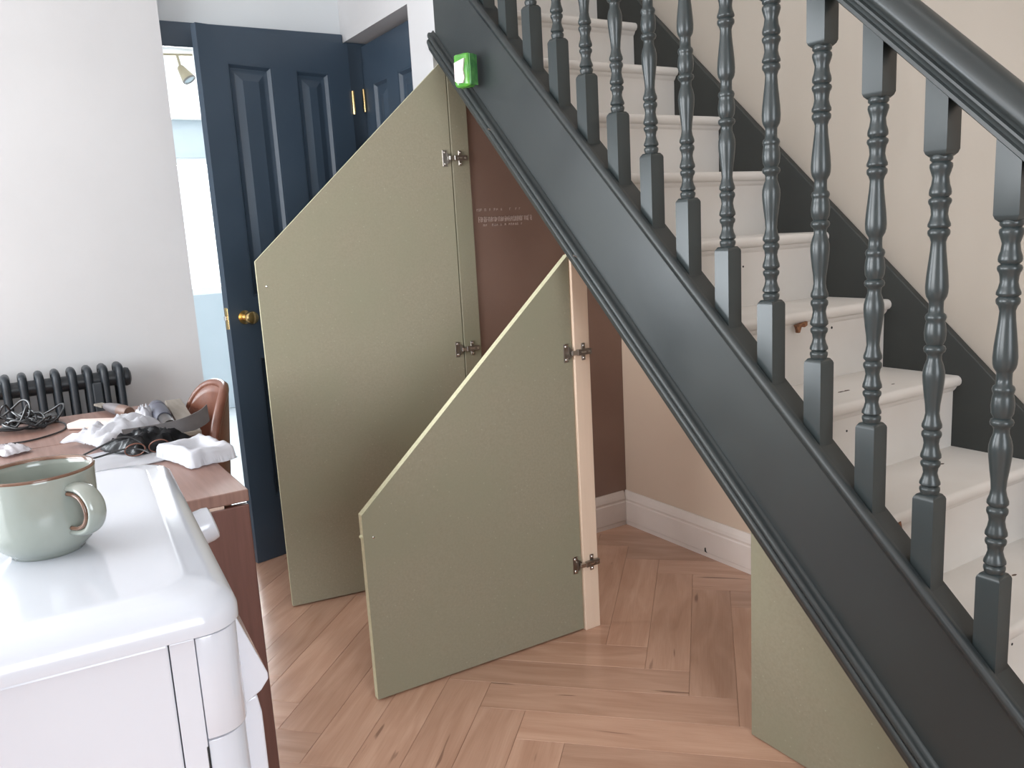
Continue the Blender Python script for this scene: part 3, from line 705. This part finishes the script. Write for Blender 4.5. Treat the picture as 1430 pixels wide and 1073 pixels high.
bm = B(); box(bm, -3.249, -3.085, -1.102, -1.072, 0.66, 0.79, bev=0.004); obj('wall_bracket', bm, 'iron', rad)
for yy in (-1.18, -1.66):
    bm = B(); box(bm, -3.16, -3.13, yy - 0.01, yy + 0.01, 0.0, ZR0 + 0.02); obj('foot', bm, 'iron', rad)

# ------------------------------------------------------------------ table with a hanging leaf
tb = thing('drop_leaf_table', 'brown veneered table with one leaf hanging, cluttered with odds and ends', 'table', (-2.15, -1.35, 0))
TZ = 0.752
bm = B(); box(bm, -2.325, -1.590, -1.80, -0.982, TZ - 0.024, TZ, bev=0.002); obj('tabletop', bm, 'table', tb)
bm = B(); box(bm, -2.735, -2.328, -1.80, -0.982, TZ - 0.024, TZ, bev=0.002); obj('tabletop_leaf', bm, 'table', tb)
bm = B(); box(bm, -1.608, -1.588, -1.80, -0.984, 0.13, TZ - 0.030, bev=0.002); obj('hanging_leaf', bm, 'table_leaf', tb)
for yy in (-1.70, -1.06):
    bm = B(); box(bm, -1.605, -1.591, yy - 0.02, yy + 0.03, TZ - 0.0305, TZ - 0.0238); obj('leaf_hinge', bm, 'steel', tb)
for xx in (-2.62, -1.66):
    for yy in (-1.74, -1.04):
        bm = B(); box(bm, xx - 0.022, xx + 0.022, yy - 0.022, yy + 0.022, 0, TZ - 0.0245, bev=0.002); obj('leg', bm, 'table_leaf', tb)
for yy in (-1.04, -1.74):
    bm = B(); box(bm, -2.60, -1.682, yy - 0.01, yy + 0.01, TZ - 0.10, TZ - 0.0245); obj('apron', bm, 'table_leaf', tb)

# ------------------------------------------------------------------ chair tucked in beside the table
ch = thing('bucket_chair', 'brown leather chair with a rounded shell back, tucked beside the table', 'chair', (-2.36, -0.80, 0))
bm = B(); NS, NZ = 24, 16; CX, CY, HWD = -2.35, -0.899, 0.205
def chair_pt(s, t, off):
    z_top = 0.47 + 0.372 * (1 - abs(s) ** 3.2) ** 0.5 if abs(s) < 1 else 0.47
    z = 0.44 + (z_top - 0.44) * t
    wv = HWD * (0.92 + 0.10 * math.sin(t * 2.2))
    a = s * 1.15
    x = CX + (wv + off) * math.sin(a) * 1.05
    y = CY + 0.02 - 0.155 * (1 - math.cos(a)) * 1.15 + off * math.cos(a) + 0.035 * t
    return Vector((x, y, z))
g = [[[bm.verts.new(chair_pt(-0.985 + 1.97 * i / NS, j / NZ, off)) for j in range(NZ + 1)] for i in range(NS + 1)] for off in (-0.011, 0.011)]
for i in range(NS):
    for j in range(NZ):
        bm.faces.new((g[0][i][j], g[0][i + 1][j], g[0][i + 1][j + 1], g[0][i][j + 1])); bm.faces.new((g[1][i][j], g[1][i][j + 1], g[1][i + 1][j + 1], g[1][i + 1][j]))
for i in range(NS):
    for j in (0, NZ): bm.faces.new((g[0][i][j], g[0][i + 1][j], g[1][i + 1][j], g[1][i][j]))
for j in range(NZ):
    for i in (0, NS): bm.faces.new((g[0][i][j], g[0][i][j + 1], g[1][i][j + 1], g[1][i][j]))
obj('shell_back', bm, 'leather', ch, smooth='all')
bm = B(); tube(bm, [chair_pt(-0.985 + 1.97 * i / 40, 1.0, 0.0) for i in range(41)], 0.0128, 8); obj('edge_piping', bm, 'leather', ch, smooth='all')
bm = B(); box(bm, CX - 0.19, CX + 0.19, -1.30, -0.935, 0.41, 0.465, bev=0.02, seg=3); obj('seat', bm, 'leather', ch, smooth=True)
for sx in (-1, 1):
    for yy, lean in ((-1.26, -0.02), (-0.97, 0.02)):
        bm = B(); tube(bm, [(CX + sx * 0.15, yy, 0.412), (CX + sx * 0.18, yy + lean, 0.0)], 0.011, 10); obj('leg', bm, 'chair_leg', ch, smooth=True)

# ------------------------------------------------------------------ white appliance
ap = thing('kitchen_appliance', 'white enamelled kitchen appliance with a rounded top, a mug standing on it', 'appliance', (-1.0, -1.45, 0))
RA = Matrix.Translation((-0.745, -1.195, 0)) @ Matrix.Rotation(math.radians(-4.0), 4, 'Z')
# local: x from 0 (near side) to -0.60, y from 0 (right face) to -0.58
def abox(bm, *a, **k): box(bm, *a, mtx=RA, **k)
bm = B(); abox(bm, -0.592, -0.006, -0.575, -0.0668, 0.03, 0.866, bev=0.002); body = obj('body', bm, 'enamel', ap)
bm = B(); abox(bm, -0.592, -0.0052, -0.0660, -0.0446, 0.03, 0.866, bev=0.001); obj('side_strip', bm, 'enamel', ap)
# rounded corner column
def corner_prof(r, inset, n=10):
    pts = [(-0.30, -0.044), (-0.004 - inset, -0.044)]
    for k in range(n + 1):
        a = math.radians(90 * k / n); pts.append((-0.004 - inset - r + r * math.cos(a), -0.004 - inset - r + r * math.sin(a)))
    pts.append((-0.30, -0.004 - inset)); return pts
bm = B(); prism(bm, corner_prof(0.030, 0.0), lambda a, b, d: tuple(RA @ Vector((a, b, d))), 'z', 0.765, 0.866, bev=0.0015); obj('corner_panel', bm, 'enamel', ap, smooth=True)
bm = B(); prism(bm, corner_prof(0.030, 0.002), lambda a, b, d: tuple(RA @ Vector((a, b, d))), 'z', 0.03, 0.7625, bev=0.0015); obj('corner_panel', bm, 'enamel', ap, smooth=True)
bm = B(); abox(bm, -0.02, -0.0052, -0.0462, -0.0445, 0.60, 0.758); obj('slot', bm, 'gap', ap)
# top: shallow lid with big round edges, raised centre
def rrect(x0, x1, y0, y1, r, n=8):
    pts = []
    for cx, cy, a0 in ((x1 - r, y1 - r, 0), (x0 + r, y1 - r, 90), (x0 + r, y0 + r, 180), (x1 - r, y0 + r, 270)):
        for k in range(n + 1):
            a = math.radians(a0 + 90 * k / n); pts.append((cx + r * math.cos(a), cy + r * math.sin(a)))
    return pts
bm = B(); rings = []
for ins, z, r in ((0.004, 0.8675, 0.036), (0.0, 0.8685, 0.038), (0.0, 0.880, 0.038), (0.003, 0.889, 0.038), (0.010, 0.896, 0.04), (0.022, 0.9005, 0.042), (0.034, 0.9015, 0.042), (0.037, 0.9028, 0.042), (0.042, 0.9036, 0.042), (0.05, 0.9038, 0.042)):
    rings.append([bm.verts.new(RA @ Vector((x, y, z))) for x, y in rrect(-0.60 + ins, -ins, -0.58 + ins, -ins, r)])
for a, b in zip(rings, rings[1:]):
    n = len(a)
    for k in range(n): bm.faces.new((a[k], a[(k + 1) % n], b[(k + 1) % n], b[k]))
bm.faces.new(list(reversed(rings[0]))); bm.faces.new(rings[-1])
obj('top', bm, 'enamel', ap, smooth=True)
# fascia leaning out over the front, with its knob
bm = B()
prism(bm, [(-0.03, 0.866), (-0.004, 0.866), (0.022, 0.792), (0.022, 0.786), (0.014, 0.776), (-0.006, 0.764), (-0.03, 0.764)], lambda a, b, d: tuple(RA @ Vector((d, a, b))), 'x', -0.585, -0.045, bev=0.0015)
fa = obj('fascia', bm, 'enamel', ap)
bm = B(); prism(bm, [(-0.02, 0.762), (0.010, 0.770), (0.013, 0.75), (0.013, 0.12), (-0.02, 0.12)], lambda a, b, d: tuple(RA @ Vector((d, a, b))), 'x', -0.58, -0.050, bev=0.002); obj('front_door', bm, 'enamel', ap)
bm = B(); lathe(bm, [(0.026, 0), (0.026, 0.014), (0.024, 0.022), (0.020, 0.024)], 24, RA @ Matrix.Translation((-0.50, 0.020, 0.808)) @ Matrix.Rotation(math.radians(-75), 4, 'X')); obj('knob', bm, 'enamel', fa, smooth=True, label='round white control knob')

# ------------------------------------------------------------------ mug
mg = thing('stoneware_mug', 'grey-green glazed mug with a brown rim, standing on the white appliance', 'mug', (-1.0, -1.348, 0.9038))
MX, MY, MZ = -0.992, -1.336, 0.904
R_ = 0.0545
MT = Matrix.Translation((MX, MY, MZ))
prof = [(0.030, 0.0), (0.036, 0.0), (0.037, 0.003), (0.040, 0.005), (0.047, 0.012), (0.0525, 0.022), (0.0545, 0.034), (0.0550, 0.050), (0.0553, 0.070), (0.0558, 0.084), (0.0562, 0.0875), (0.0548, 0.0892), (0.0528, 0.0880), (0.0518, 0.080), (0.0512, 0.05), (0.048, 0.026), (0.040, 0.013), (0.02, 0.008), (0.004, 0.0075)]
bm = B(); lathe(bm, prof, 48, MT); obj('cup', bm, 'glaze', mg, smooth='all')
bm = B(); lathe(bm, [(0.0559, 0.0862), (0.0565, 0.0878), (0.0552, 0.0899), (0.0524, 0.0888), (0.0518, 0.0862)], 48, MT, cap=False); obj('rim', bm, 'glaze_rim', mg, smooth='all', label='brown glazed rim')
ha = math.radians(33); hd = Vector((math.cos(ha), math.sin(ha), 0)); base = Vector((MX, MY, MZ))
hp = [base + hd * r + Vector((0, 0, z)) for r, z in ((0.050, 0.073), (0.060, 0.0745), (0.074, 0.071), (0.084, 0.060), (0.085, 0.047), (0.078, 0.034), (0.066, 0.028), (0.050, 0.027))]
def strap(bm, path, wid, thick):
    side = hd.cross(Vector((0, 0, 1))); path = spline(path, 6); rings = []
    for i, q in enumerate(path):
        t = (path[min(i + 1, len(path) - 1)] - path[max(i - 1, 0)]).normalized(); nrm = t.cross(side)
        rings.append([bm.verts.new(q + side * (wid * math.cos(a)) + nrm * (thick * math.sin(a))) for a in [2 * math.pi * k / 12 for k in range(12)]])
    for a, b in zip(rings, rings[1:]):
        for k in range(12): bm.faces.new((a[k], a[(k + 1) % 12], b[(k + 1) % 12], b[k]))
    bm.faces.new(list(reversed(rings[0]))); bm.faces.new(rings[-1])
bm = B(); strap(bm, hp, 0.0105, 0.0048); hnd = obj('handle', bm, 'glaze', mg, smooth='all')
inner = [base + hd * r + Vector((0, 0, z)) for r, z in ((0.0555, 0.0690), (0.064, 0.0685), (0.073, 0.0650), (0.0785, 0.057), (0.0795, 0.047), (0.0745, 0.038), (0.065, 0.0330), (0.0545, 0.0325))]
bm = B()
for sgn in (1,):
    side = hd.cross(Vector((0, 0, 1))) * 0.0088 * sgn
    tube(bm, spline([q + side for q in inner], 6), 0.0022, 8)
obj('handle_edge', bm, 'glaze_rim', hnd, smooth='all', label='brown edge of the handle')

# ------------------------------------------------------------------ things on the table
T0 = TZ
def crumple(name, cx, cy, rx, ry, h, rot, mat, label, cat, seed, n=26, flat=0.35, jag=0.9, z0=T0):
    bm = B(); vv = []
    for i in range(n + 1):
        row = []
        for j in range(n + 1):
            u = -1 + 2 * i / n; v = -1 + 2 * j / n
            w = 1 + 0.22 * noise.noise(Vector((u * 1.4 + seed, v * 1.4, 3.1)))
            q = Vector((u * 2.2 + seed * 3.7, v * 2.2 + seed, 0.3))
            rg = 1 - abs(noise.noise(q)) * 2
            rg2 = 1 - abs(noise.noise(q * 2.3)) * 2
            e = max(0.0, 1 - max(abs(u), abs(v)) ** 3)
            z = h * (flat + (0.65 * rg + 0.35 * rg2) * jag * 0.6) * (0.25 + 0.75 * e)
            x = u * rx * w; y = v * ry * w; c, s = math.cos(rot), math.sin(rot)
            row.append(bm.verts.new((cx + x * c - y * s, cy + x * s + y * c, z0 + 0.001 + max(0.0, z))))
        vv.append(row)
    for i in range(n):
        for j in range(n): bm.faces.new((vv[i][j], vv[i + 1][j], vv[i + 1][j + 1], vv[i][j + 1]))
    # thickness
    r_ = bmesh.ops.solidify(bm, geom=bm.faces[:], thickness=0.0006)
    o = obj(name, bm, mat, None, smooth='all'); return tag(o, label, cat)
# black cable tangle
rc = random.Random(11); ct = thing('cable_tangle', 'tangle of thin black cable at the back of the table', 'cable', (-2.62, -1.33, T0))
bm = B(); pts = []
for n_ in range(13):
    cx, cy = -2.625 + rc.uniform(-0.045, 0.045), -1.325 + rc.uniform(-0.045, 0.045); rx, ry = rc.uniform(0.035, 0.080), rc.uniform(0.03, 0.07); ph = rc.uniform(0, 6.28); sg = rc.choice((-1, 1)); tl = rc.uniform(0.1, 1.0)
    for k in range(9):
        a = sg * 2 * math.pi * k / 10 + ph
        pts.append((cx + rx * math.cos(a), cy + ry * math.sin(a), T0 + 0.006 + 0.024 * (1 + math.sin(a * 2 + ph)) * tl + n_ * 0.0012))
tube(bm, spline(pts, 4), 0.0029, 6)
obj('cable_loops', bm, 'cable', ct, smooth='all')
bm = B(); tube(bm, spline([(-2.62, -1.26, T0 + 0.012), (-2.60, -1.225, T0 + 0.004), (-2.50, -1.235, T0 + 0.003), (-2.43, -1.30, T0 + 0.003), (-2.42, -1.36, T0 + 0.003), (-2.43, -1.44, T0 + 0.003)], 8), 0.0024, 8); obj('cable_end', bm, 'cable', ct, smooth='all')
bm = B(); box(bm, -2.70, -2.64, -1.265, -1.235, T0 + 0.0005, T0 + 0.022, bev=0.004); obj('plug', bm, 'cable', ct)
# pale flat block
bm = B(); box(bm, -0.085, 0.085, -0.032, 0.032, 0, 0.018, bev=0.006, seg=3, mtx=Matrix.Translation((-2.475, -1.140, T0 + 0.0005)) @ Matrix.Rotation(math.radians(52), 4, 'Z'))
tag(obj('flat_block', bm, 'soap', smooth=True), 'pale pink flat block lying on the table near the radiator', 'block')
# scraper with grey handle
sc = thing('scraper', 'small grey-handled scraper with a brown butt lying at the table back', 'tool', (-2.60, -1.09, T0))
ms = Matrix.Translation((-2.645, -1.093, T0 + 0.0185)) @ Matrix.Rotation(math.radians(14), 4, 'Z') @ Matrix.Rotation(math.pi / 2, 4, 'Y')
bm = B(); lathe(bm, [(0.007, -0.06), (0.010, -0.05), (0.014, -0.02), (0.017, 0.03), (0.0175, 0.06)], 16, ms); obj('handle', bm, 'grip_grey', sc, smooth=True)
bm = B(); lathe(bm, [(0.0176, 0.06), (0.018, 0.07), (0.0178, 0.11), (0.015, 0.12)], 16, ms); obj('butt', bm, 'brown_wood', sc, smooth=True)
bm = B(); box(bm, -0.003, 0.003, -0.012, 0.012, -0.115, -0.055, mtx=ms); obj('blade', bm, 'olive_wood', sc)
# white tissue wrapping, black bag
crumple('tissue_paper', -2.262, -1.118, 0.070, 0.105, 0.060, 0.5, 'paper', 'crumpled white tissue paper in the middle of the table clutter', 'paper', 2.3, jag=0.9, flat=0.55)
crumple('paper_scrap', -2.40, -1.045, 0.020, 0.022, 0.050, 0.9, 'paper', 'small torn white paper point beside the blue-grey tool handle', 'paper', 5.1, n=14, jag=1.0, flat=0.7)
crumple('plastic_bag', -2.10, -1.085, 0.065, 0.080, 0.052, 0.5, 'black_plastic', 'crumpled black plastic bag in front of the white tissue', 'bag', 8.4, jag=0.9, flat=0.5)
crumple('paper_sheet', -2.02, -1.235, 0.11, 0.16, 0.012, 0.25, 'paper', 'loose white paper sheet just behind the mug', 'paper', 4.2, jag=0.7, flat=0.35)
crumple('plastic_wrap', -2.315, -1.365, 0.05, 0.035, 0.022, 0.5, 'clear_wrap', 'scrap of cloudy plastic wrap at the left edge of the table', 'wrapper', 6.6, n=18, jag=1.0, flat=0.5)
# blue-grey tool handle with metal neck
tl_ = thing('hand_tool', 'blue-grey handled tool with a metal neck propped among the clutter', 'tool', (-2.36, -1.01, T0))
pa, pb = Vector((-2.49, -0.998, T0 + 0.030)), Vector((-2.23, -1.008, T0 + 0.0185)); dd = (pb - pa); L_ = dd.length
mt_ = Matrix.Translation(pa) @ dd.to_track_quat('Z', 'Y').to_matrix().to_4x4()
bm = B(); lathe(bm, [(0.010, -0.012), (0.019, -0.006), (0.0225, 0.01), (0.0225, L_ * 0.45), (0.021, L_ * 0.55), (0.019, L_ * 0.62)], 18, mt_); obj('grip', bm, 'grip', tl_, smooth=True)
bm = B(); lathe(bm, [(0.016, L_ * 0.62), (0.016, L_ * 0.82), (0.018, L_ * 0.86), (0.018, L_)], 16, mt_); obj('neck', bm, 'blade', tl_, smooth=True)
bm = B(); lathe(bm, [(0.0225, 0.02), (0.0236, 0.022), (0.0236, 0.05), (0.0225, 0.052)], 18, mt_); obj('band', bm, 'grip', tl_, smooth=True)
# olive strip of wood
bm = B(); box(bm, -0.20, 0.20, -0.022, 0.022, 0, 0.012, bev=0.002, mtx=Matrix.Translation((-2.36, -0.955, T0 + 0.011)) @ Matrix.Rotation(math.radians(-4), 4, 'Z') @ Matrix.Rotation(math.radians(3), 4, 'Y'))
tag(obj('wood_strip', bm, 'olive_wood'), 'olive-brown strip of wood behind the blue-grey tool handle', 'wood strip')
# dark curved blade
bm = B(); path = spline([(-2.18, -1.125, T0 + 0.022), (-2.17, -1.06, T0 + 0.022), (-2.165, -0.995, T0 + 0.026), (-2.17, -0.945, T0 + 0.038), (-2.175, -0.922, T0 + 0.050)], 6)
vv = []
for i, q in enumerate(path):
    w = 0.017 + 0.004 * i / len(path)
    vv.append([bm.verts.new(q + Vector((dx, 0, dz))) for dx, dz in ((0.0, -w), (0.004, -w), (-0.006, w), (-0.010, w))])
for a, b in zip(vv, vv[1:]):
    for k in range(4): bm.faces.new((a[k], a[(k + 1) % 4], b[(k + 1) % 4], b[k]))
bm.faces.new(vv[0]); bm.faces.new(list(reversed(vv[-1])))
tag(obj('curved_blade', bm, 'blade', smooth=True), 'dark curved metal blade resting on the clutter, pointing at the chair', 'tool')
# spectacles
sp = thing('spectacles', 'thin dark-framed spectacles lying folded behind the mug', 'glasses', (-2.03, -1.16, T0))
zs = T0 + 0.018
for off, zz in ((0.0, 0.038), (0.028, 0.016)):
    bm = B(); tube(bm, spline([(-2.00 + off, -1.255, zs + 0.004), (-2.005 + off, -1.20, zs + zz * 0.6), (-2.01 + off, -1.145, zs + zz), (-2.0 + off, -1.115, zs + zz * 0.7), (-1.985 + off, -1.10, zs + 0.004)], 8), 0.0021, 8); obj('temple', bm, 'cable', sp, smooth='all')
for cy in (-1.075, -1.125):
    bm = B(); tube(bm, [(-1.985 + 0.01 * math.sin(a), cy + 0.021 * math.cos(a), zs + 0.010 + 0.016 * math.sin(a)) for a in [2 * math.pi * k / 20 for k in range(20)]], 0.0015, 6, closed=True); obj('lens_rim', bm, 'leather', sp, smooth='all')
# white package
pk = thing('paper_package', 'white paper package with a dished top at the table corner by the chair', 'package', (-1.93, -1.02, T0))
mk = Matrix.Translation((-1.915, -1.010, T0 + 0.001)) @ Matrix.Rotation(math.radians(14), 4, 'Z')
bm = B(); n = 24; vv = []
for i in range(n + 1):
    row = []
    for j in range(n + 1):
        u = -1 + 2 * i / n; v = -1 + 2 * j / n
        rad_ = max(abs(u), abs(v)); dish = -0.020 * max(0, 1 - (rad_ / 0.62) ** 4)
        edge = 0.034 * (1 - max(0, (rad_ - 0.86) / 0.14) ** 1.5)
        w = 1 + 0.10 * noise.noise(Vector((u * 2, v * 2, 9)))
        z = max(0.0, edge + dish + 0.009 * (0.4 - abs(noise.noise(Vector((u * 1.3, v * 1.3, 1.7))))) + 0.0025 * noise.noise(Vector((u * 4, v * 4, 4.7))))
        row.append(bm.verts.new(mk @ Vector((u * 0.088 * w, v * 0.054 * w, z))))
    vv.append(row)
for i in range(n):
    for j in range(n): bm.faces.new((vv[i][j], vv[i + 1][j], vv[i + 1][j + 1], vv[i][j + 1]))
bmesh.ops.solidify(bm, geom=bm.faces[:], thickness=0.0006)
obj('wrapping', bm, 'paper', pk, smooth='all')

# ------------------------------------------------------------------ kitchen spotlight bar
sl = thing('spotlight_bar', 'champagne ceiling spotlight bar glimpsed in the kitchen', 'lamp', (-4.30, -0.43, 2.135))
bm = B(); tube(bm, [(-4.30, -0.62, 2.112), (-4.30, -0.375, 2.122)], 0.0055, 10); obj('bar', bm, 'champagne', sl, smooth=True)
bm = B(); tube(bm, [(-4.30, -0.56, 2.114), (-4.30, -0.56, 2.135)], 0.02, 14); obj('ceiling_mount', bm, 'champagne', sl, smooth=True)
bm = B(); tube(bm, [(-4.30, -0.445, 2.119), (-4.295, -0.436, 2.062)], 0.006, 10); obj('stem', bm, 'champagne', sl, smooth=True)
ax = Vector((0.25, 0.30, -0.62)).normalized(); mh = Matrix.Translation((-4.297, -0.440, 2.066)) @ ax.to_track_quat('Z', 'Y').to_matrix().to_4x4()
bm = B(); lathe(bm, [(0.010, 0.0), (0.016, 0.006), (0.022, 0.03), (0.031, 0.068), (0.031, 0.074), (0.027, 0.074)], 20, mh); sh = obj('shade', bm, 'champagne', sl, smooth=True)
bm = B(); tube(bm, [mh @ Vector((0.029 * math.cos(a), 0.029 * math.sin(a), 0.0755)) for a in [2 * math.pi * k / 20 for k in range(20)]], 0.0042, 8, closed=True); obj('bezel', bm, 'steel_dark', sh, smooth='all')
bm = B(); lathe(bm, [(0.0265, 0.0742), (0.0265, 0.0768), (0.012, 0.078)], 18, mh); obj('lens', bm, 'lens', sh, smooth='all')
